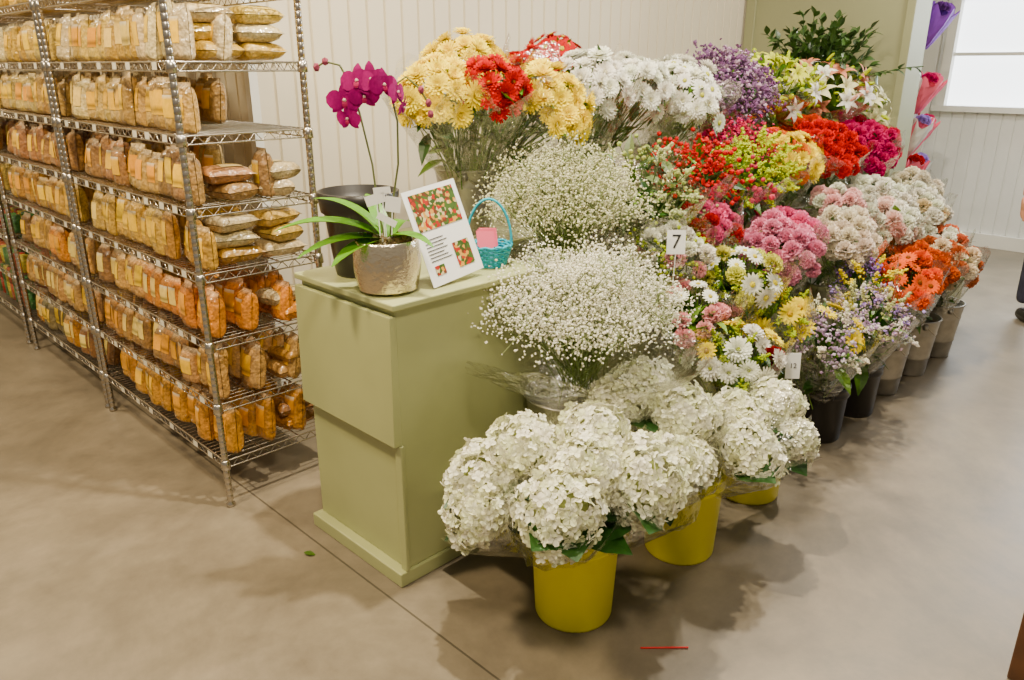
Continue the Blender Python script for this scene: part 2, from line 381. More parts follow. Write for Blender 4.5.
def floor_mat():
    m,t,b=newmat('polished_concrete'); N=t.nodes;Lk=t.links
    tc=N.new('ShaderNodeTexCoord')
    n1=N.new('ShaderNodeTexNoise');n1.inputs['Scale'].default_value=.9;n1.inputs['Detail'].default_value=9;n1.inputs['Roughness'].default_value=.7;n1.inputs['Distortion'].default_value=.7
    n2=N.new('ShaderNodeTexNoise');n2.inputs['Scale'].default_value=5;n2.inputs['Detail'].default_value=8;n2.inputs['Roughness'].default_value=.7
    for n in (n1,n2): Lk.new(tc.outputs['Object'],n.inputs['Vector'])
    r=N.new('ShaderNodeValToRGB'); e=r.color_ramp.elements
    e[0].position=.3;e[0].color=(.135,.110,.074,1);e[1].position=.7;e[1].color=(.265,.215,.145,1)
    Lk.new(n1.outputs['Fac'],r.inputs['Fac'])
    r2=N.new('ShaderNodeMapRange');r2.inputs['From Min'].default_value=.3;r2.inputs['From Max'].default_value=.7;r2.inputs['To Min'].default_value=.74;r2.inputs['To Max'].default_value=1.12
    Lk.new(n2.outputs['Fac'],r2.inputs['Value'])
    sx=N.new('ShaderNodeSeparateXYZ');Lk.new(tc.outputs['Object'],sx.inputs[0])
    a=N.new('ShaderNodeMath');a.operation='SUBTRACT';Lk.new(sx.outputs['X'],a.inputs[0]);a.inputs[1].default_value=1.19
    p=N.new('ShaderNodeMath');p.operation='ABSOLUTE';Lk.new(a.outputs[0],p.inputs[0])
    g=N.new('ShaderNodeMath');g.operation='GREATER_THAN';Lk.new(p.outputs[0],g.inputs[0]);g.inputs[1].default_value=.0035
    mr=N.new('ShaderNodeMapRange');mr.inputs['To Min'].default_value=.42;Lk.new(g.outputs[0],mr.inputs['Value'])
    mu=N.new('ShaderNodeMath');mu.operation='MULTIPLY';Lk.new(mr.outputs[0],mu.inputs[0]);Lk.new(r2.outputs[0],mu.inputs[1])
    vm=N.new('ShaderNodeVectorMath');vm.operation='SCALE';Lk.new(r.outputs[0],vm.inputs[0]);Lk.new(mu.outputs[0],vm.inputs['Scale'])
    Lk.new(vm.outputs[0],b.inputs['Base Color'])
    rr=N.new('ShaderNodeMapRange');rr.inputs['To Min'].default_value=.28;rr.inputs['To Max'].default_value=.55;Lk.new(n2.outputs['Fac'],rr.inputs['Value']);Lk.new(rr.outputs[0],b.inputs['Roughness'])
    bp=N.new('ShaderNodeBump');bp.inputs['Strength'].default_value=.08;Lk.new(n2.outputs['Fac'],bp.inputs['Height']);Lk.new(bp.outputs[0],b.inputs['Normal'])
    return m
mb=MB(); mb.box((-4,-4,-.1),(8.32,7.3,0)); mb.build('floor',[floor_mat()])
beadboard('wall_back',(1.75,3.38),(8.2,3.38),0,3.4,(0,-1),M_WALL)
beadboard('wall_left',(1.75,7.2),(1.75,3.5),0,3.4,(-1,0),M_WALL)
beadboard('wall_rear',(-4,7.2),(1.75,7.2),0,3.4,(0,-1),M_WALL)
WX=8.2; wy0,wy1,wz0,wz1=.9,2.5,1.25,2.15
mb=MB(); mb.box((1.735,3.365,0),(1.775,3.41,3.4)); mb.build('trim_1',[M_TRIM])
e=empty('wall_far')
for i,(a,b,z0,z1) in enumerate((((WX,3.38),(WX,-4),0,wz0),((WX,3.38),(WX,-4),wz1,3.4),((WX,3.38),(WX,wy1),wz0,wz1),((WX,wy0),(WX,-4),wz0,wz1))):
    o=beadboard('panel_%d'%(i+1),a,b,z0,z1,(-1,0),M_WALLF); o.parent=e
mb=MB()
mb.box((8.13,wy0-.1,wz0-.05),(8.24,wy1+.1,wz0));mb.box((8.15,wy0-.08,wz1),(8.24,wy1+.08,wz1+.07))
for y in (wy0-.08,wy1): mb.box((8.15,y,wz0),(8.24,y+.08,wz1))
mb.box((8.18,1.68,wz0),(8.22,1.72,wz1)); mb.box((8.18,wy0,1.68),(8.22,wy1,1.71))
m,t,b=newmat('frosted_daylight_glass'); b.inputs['Emission Color'].default_value=(.93,.97,1,1); b.inputs['Emission Strength'].default_value=4; b.inputs['Base Color'].default_value=(.8,.85,.9,1)
mb.box((8.225,wy0,wz0),(8.235,wy1,wz1),mat=1)
mb.build('window_1',[M_TRIM,m])
mb=MB(); mb.box((8.165,-4,0),(8.2,3.36,.12)); mb.build('baseboard_far',[M_TRIM])
mb=MB(); mb.box((8.14,2.62,0),(8.2,2.74,3.0)); mb.build('trim_2',[M_TRIM],bevel=.005)
mb=MB(); mb.box((5.95,2.12,0),(6.22,3.36,2.9)); mb.box((5.93,2.10,0),(6.24,2.16,2.9)); mb.box((5.93,3.28,0),(5.96,3.36,2.9))
mb.build('green_partition',[M_GREEND],bevel=.006)

# ---------------------------------------------------------------- display stand and cabinet
mb=MB()
X0,X1=1.93,5.85
for (xa,y0,y1,z) in ((1.42,1.44,1.80,.27),(X0,1.80,2.2,.60),(X0,2.2,2.72,.93)):
    if xa==1.42:
        mb.box((1.42,y0,z-.03),(X1,1.735,z)); mb.box((X0,1.735,z-.03),(X1,1.80,z))
    else: mb.box((xa,y0,z-.03),(X1,y1,z))
    x=max(xa,X0)
    mb.box((x,y0+.03,0),(X1,y0+.05,z-.03))
for x in np.linspace(X0,X1-.04,5):
    mb.box((x,1.49,0),(x+.04,1.85,.24));mb.box((x,1.85,0),(x+.04,2.25,.57));mb.box((x,2.25,0),(x+.04,2.70,.90))
mb.build('tiered_display_stand',[M_GREEN],bevel=.004)
e=empty('green_cabinet')
mb=MB(); cx0,cx1,cy0,cy1,ct=1.28,1.9,1.76,2.27,.955
mb.box((cx0,cy0,.05),(cx1,cy1,ct-.02)); mb.build('body',[M_GREEN],e,bevel=.004)
mb=MB(); mb.box((cx0-.02,cy0-.02,ct-.02),(cx1+.01,cy1+.01,ct)); mb.build('top_board',[M_GREEN],e,bevel=.004)
mb=MB(); mb.add([(cx0-.03,cy0-.005,.50),(cx0,cy0-.005,.50),(cx0,cy1+.01,.50),(cx0-.03,cy1+.01,.50),(cx0-.022,cy0-.005,.915),(cx0,cy0-.005,.915),(cx0,cy1+.01,.915),(cx0-.022,cy1+.01,.915)],q=[(0,3,2,1),(4,5,6,7),(0,1,5,4),(1,2,6,5),(2,3,7,6),(3,0,4,7)])
mb.build('flap_door',[M_GREEN],e,bevel=.003)
mb=MB(); mb.box((cx0-.035,cy0-.01,0),(cx1,cy1+.01,.05)); mb.box((cx0-.012,cy0-.012,.05),(cx0+.004,cy0+.02,.5)); mb.build('plinth',[M_GREEN],e,bevel=.004)

# ---------------------------------------------------------------- wire racks
def bag_tpl():
    nu,nv=8,10;V=[];Q=[]
    def th(u,v):
        t=max(0,1-abs(2*u-1)**4)**.5
        if v<.86: t*=min(1,max(0,1-(max(0,.12-v)/.12)**3)**.5)*(1-.25*max(0,(v-.5)/.36)**2)
        else: t*=max(.05,.75*(1-(v-.86)/.09)) 
        return max(t,.04)
    for side in (-1,1):
        for j in range(nv+1):
            v=[0,.03,.1,.22,.36,.5,.64,.77,.87,.94,1][j]
            for i in range(nu+1):
                u=[0,.04,.15,.32,.5,.68,.85,.96,1][i]
                V.append((side*.5*th(u,v),(u-.5)*(1-.06*(v>.8)),v))
        o=0 if side==-1 else (nu+1)*(nv+1)
        for j in range(nv):
            for i in range(nu):
                a=o+j*(nu+1)+i; q=(a,a+1,a+nu+2,a+nu+1); Q.append(q if side==1 else q[::-1])
    LV=[];LQ=[]
    for j in range(6):
        v=.30+.46*j/5
        for i in range(5):
            u=.18+.64*i/4; LV.append((-.5*th(u,v)-.03,(u-.5),v))
    for j in range(5):
        for i in range(4): a=j*5+i; LQ.append((a,a+5,a+6,a+1))
    return np.array(V),np.array(Q),np.array(LV),np.array(LQ)
BV,BQ,LV,LQ=bag_tpl()
def bag(mb,x,y,z,w,th,h,col,lab,rz=0,lie=False,tilt=0):
    S=np.array([th,w,h])
    lc=np.tile(lab,(len(LV),1)); 
    if random.random()<.5: lc[-5:]=(.75,.68,.5)
    if random.random()<.5: lc[5:10]=np.array(lab)*.35
    cc=np.tile(col,(len(BV),1)); tz=BV[:,2]>.88; cc[tz]=np.clip(cc[tz]*.6+np.array((.3,.25,.16)),0,1)
    for V,Q,c,m in ((BV,BQ,cc,0),(LV,LQ,lc,1)):
        v=V*S
        if lie: v=np.stack([v[:,2]-h/2,v[:,1],-v[:,0]+th/2],1)
        else:
            a=tilt; v=np.stack([v[:,0]*math.cos(a)+v[:,2]*math.sin(a),v[:,1],v[:,2]*math.cos(a)-v[:,0]*math.sin(a)],1)
        c_,s_=math.cos(rz),math.sin(rz)
        v=np.stack([v[:,0]*c_-v[:,1]*s_,v[:,0]*s_+v[:,1]*c_,v[:,2]],1)+np.array([x,y,z])
        mb.add(v,q=Q,col=c,mat=m)
LZ=[.19,.42,.66,.91,1.14,1.38,1.61,1.85]
def rack(y0,y1,x0=1.09,x1=1.56,seed=0,kind='bags'):
    random.seed(seed)
    e=empty('wire_shelving_rack'); mb=MB()
    for x in (x0,x1):
        for y in (y0,y1):
            pr=[(0,.0),(.016,.0),(.018,.012),(.008,.02),(.0125,.03)]
            z=.05
            while z<1.93: pr+=[(.0125,z),(.0112,z+.002),(.0125,z+.004)]; z+=.0254
            pr+=[(.0125,1.95),(.008,1.957),(0,1.957)]
            lathe(mb,pr,x,y,10)
    for z in LZ:
        for (a,b) in (((x0,y0),(x0,y1)),((x1,y0),(x1,y1)),((x0,y0),(x1,y0)),((x0,y1),(x1,y1))):
            a=np.array(a);b=np.array(b)
            rod(mb,(*a,z),(*b,z),.0035,n=6); rod(mb,(*a,z-.028),(*b,z-.028),.003,n=6)
            L=np.linalg.norm(b-a);k=int(L/.05)
            for i in range(k):
                p=a+(b-a)*i/k;m_=a+(b-a)*(i+.5)/k;q=a+(b-a)*(i+1)/k
                rod(mb,(*p,z),(*m_,z-.028),.002,n=3);rod(mb,(*m_,z-.028),(*q,z),.002,n=3)
        y=y0+.03
        while y<y1: rod(mb,(x0,y,z+.003),(x1,y,z+.003),.0018,n=4); y+=.03
        for f in (.33,.67): rod(mb,(x0+(x1-x0)*f,y0,z-.004),(x0+(x1-x0)*f,y1,z-.004),.003,n=4)
        for x in (x0,x1):
            for y in (y0,y1): lathe(mb,[(.013,z-.034),(.019,z-.032),(.017,z+.004),(.013,z+.006)],x,y,10)
    mb.build('chrome_frame',[M_CHROME],e,smooth=True)
    tb=MB()
    for z in LZ[:-1]:
        y=y0+.1
        while y<y1-.08:
            tb.add([(x0-.006,y,z-.024),(x0-.006,y+.04,z-.024),(x0-.005,y+.04,z+.0),(x0-.005,y,z+.0)],q=[(0,3,2,1)],col=(.7,.65,.52)); y+=r_(.11,.25)
    tb.build('price_tags',[M_LABEL],e)
    gb=MB()
    pal={.19:[(.33,.14,.025),(.42,.2,.03),(.20,.09,.03),(.15,.12,.05)],.42:[(.28,.15,.05),(.42,.24,.09),(.33,.17,.05)],.66:[(.52,.2,.02),(.22,.12,.045),(.46,.27,.09),(.50,.18,.02)],.91:[(.44,.28,.07),(.50,.34,.1),(.36,.2,.05)],1.14:[(.26,.15,.06),(.42,.27,.09),(.30,.15,.06)],1.38:[(.48,.34,.12),(.38,.24,.08),(.52,.39,.18)],1.61:[(.50,.36,.1),(.46,.3,.07),(.58,.47,.26)],1.85:[(.5,.34,.1)]}
    for z in LZ:
        h0=.195
        if kind=='cans' and z<.7:
            for col_ in range(3):
                y=y0+.06
                while y<y1-.04:
                    c=random.choice([(.4,.02,.01),(.6,.48,.03),(.05,.2,.04),(.5,.08,.02)])
                    for lv in range(2 if z<.3 else 1):
                        zz=z+.006+lv*.105
                        lathe(gb,[(0,zz),(.034,zz),(.034,zz+.1),(.031,zz+.103),(0,zz+.1)],x0+.07+col_*.09,y,10,col=c,mat=0)
                    y+=.075
            continue
        y=y0+.06; c=random.choice(pal[z]); cnt=0
        while y<y1-.05:
            if cnt%4==0: c=random.choice(pal[z]); lab=random.choice([(.84,.50,.02),(.86,.56,.05),(.76,.36,.01),(.80,.60,.2)])
            cnt+=1; w=r_(.075,.098); h=h0*r_(.78,1.0)
            end=(y-y0)<.40 and seed==1
            for rowx in range(3):
                if z>1.8 and random.random()<.3: continue
                if end and z in (1.38,) and rowx>0: continue
                if end and z in (1.61,) and rowx>1: continue
                if end and z in (.91,1.14) and rowx>0 and random.random()<.9: continue
                bag(gb,x0+.06+rowx*.135+r_(-.02,.02),y,z+.006,w*1.02,r_(.055,.08),h*r_(.92,1.03),jit(c,.16),jit(lab,.12),rz=r_(-.25,.25),tilt=r_(-.04,.2))
            y+=w*.95
        if seed==1 and z in (.91,1.14,.42,.19,.66,1.61):
            for sx in range(2):
                for lv in range({.91:3,1.14:2,.42:2,.19:2,.66:2,1.61:3}[z]):
                    if z in (.42,.19,.66) and sx==0: continue
                    cc=jit(random.choice(pal[z]+[(.45,.36,.2)]),.1)
                    bag(gb,x0+.19+sx*.17+r_(-.01,.01),y0+.09+r_(0,.02),z+.006+lv*.058,.13,.062,.17,cc,jit((.6,.46,.2),.1),rz=r_(-.3,.3)+(math.pi/2 if random.random()<.3 else 0),lie=True)
    gb.build('packaged_grain_bags',[M_BAG,M_LABEL],e,smooth=True)
rack(2.62,3.86,seed=1); rack(3.92,5.1,seed=2); rack(5.25,6.45,seed=3,kind='cans')
random.seed(11)

# ---------------------------------------------------------------- flowers: row A (top tier)
I=lambda k,c,c2=None,w=1,s=1:(k,c,c2,w,s)
A=.93
arrangement('yellow_and_red_chrysanthemum_bouquets',2.2,2.47,A,'metal',[
 dict(c=(1.95,2.36,1.49),R=.145,items=[I('mum',YEL)],size=.046,dens=.85),
 dict(c=(2.14,2.24,1.50),R=.13,items=[I('mum',RED,(.35,.2,0))],size=.044,dens=.85),
 dict(c=(2.38,2.16,1.44),R=.155,items=[I('mum',YEL)],size=.046,dens=.85),
 dict(c=(2.28,2.55,1.58),R=.16,items=[I('mum',YEL)],size=.046,wrap=False,dens=.85),
 dict(c=(2.56,2.42,1.54),R=.14,items=[I('mum',RED,(.35,.2,0))],size=.044,dens=.85)],r=.13)
arrangement('white_chrysanthemum_bouquets',2.88,2.45,A,'metal',[
 dict(c=(2.80,2.32,1.50),R=.18,items=[I('mum',WHITE,CREAM)],size=.046),
 dict(c=(2.95,2.66,1.64),R=.12,items=[I('daisy',RED)],n=8,size=.04,wrap=False),
 dict(c=(3.14,2.30,1.48),R=.18,items=[I('mum',WHITE,CREAM)],size=.046)])
arrangement('white_daisy_bouquets',3.5,2.45,A,'metal',[
 dict(c=(3.42,2.24,1.45),R=.19,items=[I('daisy',WHITE,(.45,.45,.05)),I('mum',WHITE,CREAM)],size=.046),
 dict(c=(3.65,2.5,1.50),R=.16,items=[I('mum',WHITE,CREAM)],size=.046)])
arrangement('purple_statice_bouquets',4.02,2.45,A,'metal',[
 dict(c=(3.88,2.30,1.44),R=.22,items=[I('statice',(.16,.08,.16),(.38,.27,.34))],n=34,size=.075),
 dict(c=(4.14,2.38,1.46),R=.2,items=[I('statice',(.2,.09,.18),(.45,.36,.4))],n=28,size=.075,wrap=False)])
arrangement('green_lily_bouquets',4.6,2.45,A,'metal',[
 dict(c=(4.45,2.32,1.46),R=.23,items=[I('lily',(.62,.66,.12),LIME),I('lily',WHITE,LIME),I('berry',LIME)],n=18,size=.075,leaves=44,lc=G2,leafL=.16),
 dict(c=(4.75,2.38,1.44),R=.2,items=[I('lily',(.75,.70,.25),LIME)],n=10,size=.075,leaves=30,lc=G2,wrap=False)])
arrangement('white_lily_bouquets',5.12,2.36,A,'metal',[
 dict(c=(4.98,2.22,1.42),R=.23,items=[I('lily',WHITE,(.7,.4,.3)),I('lily',(.60,.25,.16),LIME),I('lily',CREAM,LIME)],n=15,size=.085,leaves=34,lc=G2,leafL=.16),
 dict(c=(5.32,2.12,1.30),R=.18,items=[I('lily',CREAM,LIME)],n=8,size=.09,leaves=18)])
e=empty('ruscus_greenery'); RX,RY=5.52,2.58; bucket(e,RX,RY,A,'black',.10,.3)
mb=MB()
for k in range(66):
    az=r_(0,6.28); ca,sa=math.cos(az),math.sin(az); sp=r_(.15,.85)*(.42 if ca>.25 else 1); H=r_(.55,.86); p0=np.array([RX+r_(-.03,.03),RY+r_(-.03,.03),A+.2])
    pts=[]
    for i in range(12):
        f=i/11; pts.append(p0+np.array([ca*sp*f**1.5*.9,(sa*.75-.18)*sp*f**1.5,H*(f-.32*f*f*f*min(1,sp*1.2))]))
    tube(mb,pts,.003,G3,1,4)
    for i in range(4,12):
        for s in range(3):
            d=nz(nz(pts[i]-pts[i-1])+rng.normal(0,.5,3)); leaf(mb,pts[i]+(pts[i-1]-pts[i])*r_(0,1),d,.07,(.045,.085,.022),w=1.5)
mb.build('leafy_branches',[M_PETAL,M_LEAF],e)

# row B
B=.60
arrangement('baby_breath_bouquet',2.28,2.02,B,'metal',[dict(c=(2.22,1.95,1.08),R=.31,breath=7500,col=(.66,.65,.45),zs=.75,ext=-.1,th=1.6)],r=.13)
arrangement('alstroemeria_bud_bouquet',2.78,2.02,B,'metal',[
 dict(c=(2.66,1.9,1.1),R=.21,items=[I('plume',(.52,.54,.3)),I('berry',(.3,.34,.12))],n=20,size=.05,leaves=50,lc=(.12,.17,.06),leafL=.12),
 dict(c=(2.86,1.85,1.0),R=.14,items=[I('berry',(.4,.4,.2))],n=8,size=.04,leaves=30,lc=G1)])
arrangement('red_hypericum_bouquet',3.22,2.02,B,'metal',[
 dict(c=(3.05,1.93,1.13),R=.18,items=[I('berry',RED),I('statice',RED,(.4,.02,.01))],n=26,size=.058,leaves=34,lc=G3),
 dict(c=(3.31,1.9,1.07),R=.16,items=[I('plume',LIME),I('berry',(.45,.05,.08),None,.25)],n=24,size=.065,leaves=24,lc=G1)])
arrangement('goldenrod_bouquet',3.72,2.02,B,'metal',[
 dict(c=(3.56,1.90,1.10),R=.18,items=[I('plume',(.42,.48,.02))],n=32,size=.065,leaves=24),
 dict(c=(3.68,2.1,1.18),R=.17,items=[I('statice',(.45,.04,.08),MAG)],n=22,size=.06,leaves=20,wrap=False)])
arrangement('yellow_chrysanthemum_bouquet',4.15,2.02,B,'metal',[
 dict(c=(4.02,1.95,1.12),R=.16,items=[I('mum',YEL),I('mum',(.55,.15,.02),None,.4)],size=.044),
 dict(c=(4.2,2.12,1.14),R=.13,items=[I('mum',ORG)],size=.044,wrap=False)])
arrangement('red_carnation_bouquet',4.58,2.02,B,'metal',[
 dict(c=(4.44,1.94,1.11),R=.18,items=[I('carn',(.58,.02,.004))],size=.045),
 dict(c=(4.6,2.1,1.15),R=.17,items=[I('carn',(.7,.10,.0))],size=.045,wrap=False)])
arrangement('crimson_carnation_bouquet',5.08,2.0,B,'metal',[
 dict(c=(4.92,1.92,1.10),R=.18,items=[I('carn',MAG)],size=.046),
 dict(c=(5.2,2.0,1.12),R=.17,items=[I('carn',(.50,.02,.06))],size=.046)])
# row C
C=.27
arrangement('baby_breath_bunch',1.89,1.605,C,'metal',[dict(c=(1.90,1.57,.80),R=.325,breath=12500,zs=.72,ext=-.07,col=(.84,.82,.68),th=1.5)],r=.155,h=.27)
arrangement('mixed_white_and_pink_bouquet',2.62,1.61,C,'metal',[
 dict(c=(2.5,1.52,.69),R=.14,items=[I('plume',(.48,.52,.22)),I('carn',LPINK),I('daisy',WHITE)],n=16,size=.04,leaves=36,lc=G2),
 dict(c=(2.62,1.72,.87),R=.14,items=[I('carn',WHITE),I('berry',LIME),I('carn',LPINK,None,.5)],size=.04,leaves=26,lc=G2)],r=.115)
arrangement('red_rose_and_daisy_bouquet',3.0,1.61,C,'metal',[
 dict(c=(2.86,1.53,.76),R=.15,items=[I('daisy',WHITE,(.6,.5,.02)),I('carn',(.70,.68,.2)),I('plume',LIME)],size=.043,leaves=30,lc=G2),
 dict(c=(2.93,1.75,.93),R=.12,items=[I('carn',RED),I('carn',PINK)],size=.042,leaves=14)],r=.115)
arrangement('pink_carnation_bouquet',3.4,1.61,C,'metal',[
 dict(c=(3.25,1.57,.81),R=.16,items=[I('carn',(.75,.32,.44))],size=.043),
 dict(c=(3.48,1.64,.83),R=.15,items=[I('carn',PINK),I('carn',(.74,.27,.40))],size=.043)],r=.115)
arrangement('blush_carnation_bouquet',3.95,1.61,C,'metal',[
 dict(c=(3.86,1.52,.77),R=.15,items=[I('carn',(.84,.76,.64))],size=.046),
 dict(c=(4.1,1.67,.87),R=.15,items=[I('carn',(.80,.52,.50)),I('carn',WHITE)],size=.046)],r=.115)
arrangement('white_carnation_bouquet',4.48,1.61,C,'metal',[
 dict(c=(4.4,1.54,.77),R=.15,items=[I('carn',(.8,.6,.54)),I('carn',WHITE)],size=.046),
 dict(c=(4.62,1.7,.87),R=.15,items=[I('carn',WHITE)],size=.046)],r=.115)
arrangement('cream_carnation_bouquet',5.05,1.61,C,'metal',[
 dict(c=(4.95,1.57,.78),R=.16,items=[I('carn',WHITE),I('carn',(.74,.64,.42),None,.3)],size=.047),
 dict(c=(5.22,1.7,.85),R=.15,items=[I('carn',(.8,.75,.6))],size=.047)],r=.115)
# row D (floor)
arrangement('gerbera_and_daisy_bouquet',2.60,1.275,0,'yellow',[
 dict(c=(2.50,1.33,.57),R=.15,items=[I('mum',WHITE,LIME,1.4),I('daisy',YEL,(.4,.25,.0)),I('carn',DKR,None,.5),I('plume',LIME)],size=.044,leaves=34,lc=G2)],r=.135,h=.36)
arrangement('yellow_freesia_bouquet',3.28,1.31,0,'black',[
 dict(c=(2.98,1.40,.62),R=.11,items=[I('plume',(.80,.62,.01)),I('daisy',YEL,(.5,.3,.0)),I('plume',LIME)],n=16,size=.045,leaves=16,lc=G2),
 dict(c=(3.10,1.24,.52),R=.15,items=[I('statice',(.40,.28,.42),(.65,.58,.65)),I('daisy',YEL,(.6,.4,.0),.4),I('plume',(.78,.74,.6),None,.7)],n=24,size=.048,leaves=24)],r=.12,h=.26)
arrangement('lavender_and_white_bouquet',3.66,1.31,0,'black',[
 dict(c=(3.52,1.24,.51),R=.16,items=[I('statice',(.5,.36,.42),LAV),I('plume',(.78,.75,.65)),I('plume',(.5,.5,.25))],n=28,size=.05,leaves=20)],r=.12,h=.26)
arrangement('yellow_and_purple_bouquet',4.02,1.31,0,'metal',[
 dict(c=(3.78,1.38,.60),R=.13,items=[I('plume',YEL),I('statice',LAV,PUR)],n=18,size=.05)],r=.12,h=.30)
arrangement('orange_gerbera_bouquet',4.4,1.31,0,'metal',[
 dict(c=(4.12,1.30,.55),R=.16,items=[I('carn',ORG),I('daisy',ORG,(.2,.05,.0))],size=.045,leaves=14),
 dict(c=(4.38,1.32,.57),R=.14,items=[I('carn',(.6,.13,.03))],size=.044)],r=.13,h=.32)
arrangement('peach_and_white_bouquet',4.80,1.31,0,'metal',[
 dict(c=(4.66,1.28,.55),R=.16,items=[I('carn',(.78,.68,.5)),I('carn',(.55,.18,.08),None,.4)],size=.046,leaves=14),
 dict(c=(4.88,1.40,.61),R=.14,items=[I('carn',(.66,.22,.12)),I('carn',WHITE)],size=.045)],r=.13,h=.32)

# ---------------------------------------------------------------- hydrangeas
def hydrangea(name,bx,by,bz,heads,r=.135,h=.31):
    e=empty(name); bucket(e,bx,by,bz,'yellow',r,h); mb=MB(); wb=MB()
    for (x,y,z,R) in heads:
        R*=.95
        c=np.array([x,y,z]); d=np.array([x-bx,y-by]);l=np.linalg.norm(d); dd=d/(l+1e-6)*min(l,.5*r)
        neck=np.array([bx+dd[0],by+dd[1],bz+h*.78]); ax=nz(c-neck)
        Rm=frame(nz(ax+np.array([-.2,-.2,.5]))); lump=[(nz(rng.normal(0,1,3)),r_(.1,.26)) for _ in range(14)]
        for d_ in dome(330,2.4,.84):
            q=Rm@d_; bulge=.92+max(a*max(0,np.dot(nz(q),u))**10 for u,a in lump)
            p=c+q*R*bulge*r_(.86,1.08); nn=nz(q+rng.normal(0,.42,3))
            place(mb,random.choice(FLO),p,nn,.0168*r_(.8,1.2),jit(random.choice([(.86,.84,.68),(.86,.84,.68),(.78,.79,.52),(.82,.81,.60)]),.05,1.1))
        place(mb,ICO,c,ax,R*.76,(.30,.34,.10),sc=(1,1,.8))
        tube(mb,[c,c*.5+neck*.5+rng.normal(0,.01,3),neck],.005,G2,1,5)
        for k in range(4):
            az=r_(0,6.28); d3=nz(np.array([math.cos(az),math.sin(az),r_(-.3,.3)])); leaf(mb,c-ax*R*.7+d3*R*.35,nz(d3+ax*.1),R*1.3,(.022,.07,.012),w=2.3)
        wrap(wb,neck,c-ax*R*.1,R*1.15,ext=.02,mat=0,r0=.03)
    mb.build('hydrangea_heads',[M_PETAL,M_LEAF],e); wb.build('cellophane_sleeve',[M_CELLO],e,smooth=True)
hydrangea('white_hydrangea_bouquet',1.565,1.295,0,[(1.34,1.46,.475,.12),(1.27,1.41,.42,.095),(1.35,1.17,.50,.125),(1.60,1.09,.51,.125),(1.60,1.27,.585,.115),(1.44,1.39,.56,.115),(1.47,1.18,.56,.105),(1.77,1.12,.49,.10)])
hydrangea('white_hydrangea_bouquet',2.08,1.25,0,[(2.02,1.40,.57,.115),(1.90,1.40,.565,.105),(1.99,1.22,.54,.11),(2.13,1.06,.43,.12),(2.2,1.13,.49,.10),(1.88,1.12,.45,.085),(2.42,1.11,.48,.10),(2.40,1.03,.39,.09)])

# ---------------------------------------------------------------- items on cabinet
T=.955
ox,oy=1.355,1.885
e=empty('potted_orchid'); mb=MB()
pr=[(0,T+.002),(.066,T),(.072,T+.006)]
for i in range(26):
    z=T+.01+i*.0056; f=i/25; rr=.078+.02*math.sin(math.pi*(.12+.62*f))+.004; pr+=[(rr,z),(rr-.0016,z+.0026)]
pr+=[(.094,T+.158),(.090,T+.16),(.086,T+.148),(0,T+.143)]
lathe(mb,pr,ox,oy,64); mb.build('silver_ribbed_pot',[M_SILVER],e,smooth=True)
mb=MB()
for i in range(80): place(mb,OCT,(ox+r_(-.06,.06),oy+r_(-.06,.06),T+.148+r_(0,.02)),rng.normal(0,1,3),r_(.008,.018),jit((.10,.08,.03),.3),1)
def bigleaf(mb,p,az,L,W,up,droop,col,mat=1):
    V=[];Q=[];n=14; d=np.array([math.cos(az),math.sin(az),0]);s=np.array([-math.sin(az),math.cos(az),0]);q=np.array(p,float);an=up
    for i in range(n+1):
        f=i/n; w=W*(.35+.65*math.sin(math.pi*min(1,f*1.0+.12))**.6 if f<.97 else .1)/2
        for j in (-1,-.5,0,.5,1): V.append(q+s*j*w+np.array([0,0,.25*w*abs(j)]))
        q=q+(d*math.cos(an)+np.array([0,0,math.sin(an)]))*L/n; an-=droop/n
    for i in range(n):
        for j in range(4): a=i*5+j; Q.append((a,a+5,a+6,a+1))
    mb.add(V,q=Q,col=jit(col),mat=mat)
LG=(.10,.24,.015)
for az,L,W,up,dr in ((2.45,.34,.085,.55,1.0),(2.75,.27,.085,.22,.75),(3.1,.2,.07,.1,.8),(-1.2,.17,.055,.5,1.2),(.5,.18,.055,.6,1.0),(1.3,.2,.05,1.0,.8),(2.2,.26,.06,1.0,1.1)):
    bigleaf(mb,(ox,oy,T+.155),az,L,W,up,dr,LG)
rt=nz(np.array([1,-1,0.])); fw=nz(np.array([1,1,0.]))
def cp(a,b,z): return np.array([ox,oy,0])+rt*a+fw*b+np.array([0,0,z])
s1=[cp(0,0,T+.13),cp(-.02,.01,1.2),cp(-.03,.01,1.33),cp(-.055,.0,1.47),cp(-.07,-.01,1.54),cp(-.10,-.01,1.60),cp(-.14,-.01,1.61),cp(-.165,-.01,1.595)]
s2=[cp(0.01,0,T+.13),cp(.02,.01,1.2),cp(.045,.01,1.33),cp(.05,.0,1.45),cp(.035,-.01,1.54),cp(.0,-.01,1.58),cp(-.04,-.02,1.585)]
s3=[s2[4],cp(.08,0,1.57),cp(.115,0,1.54),cp(.14,0,1.50)]
for s in (s1,s2,s3): tube(mb,s,.003,(.12,.14,.04),1,6)
for p in (s1[-1],s1[-2],s3[-1],cp(.12,0,1.535),cp(.145,0,1.47)): place(mb,ICO,p,(0,0,1),.010,(.30,.06,.10),0,sc=(1,1,1.3))
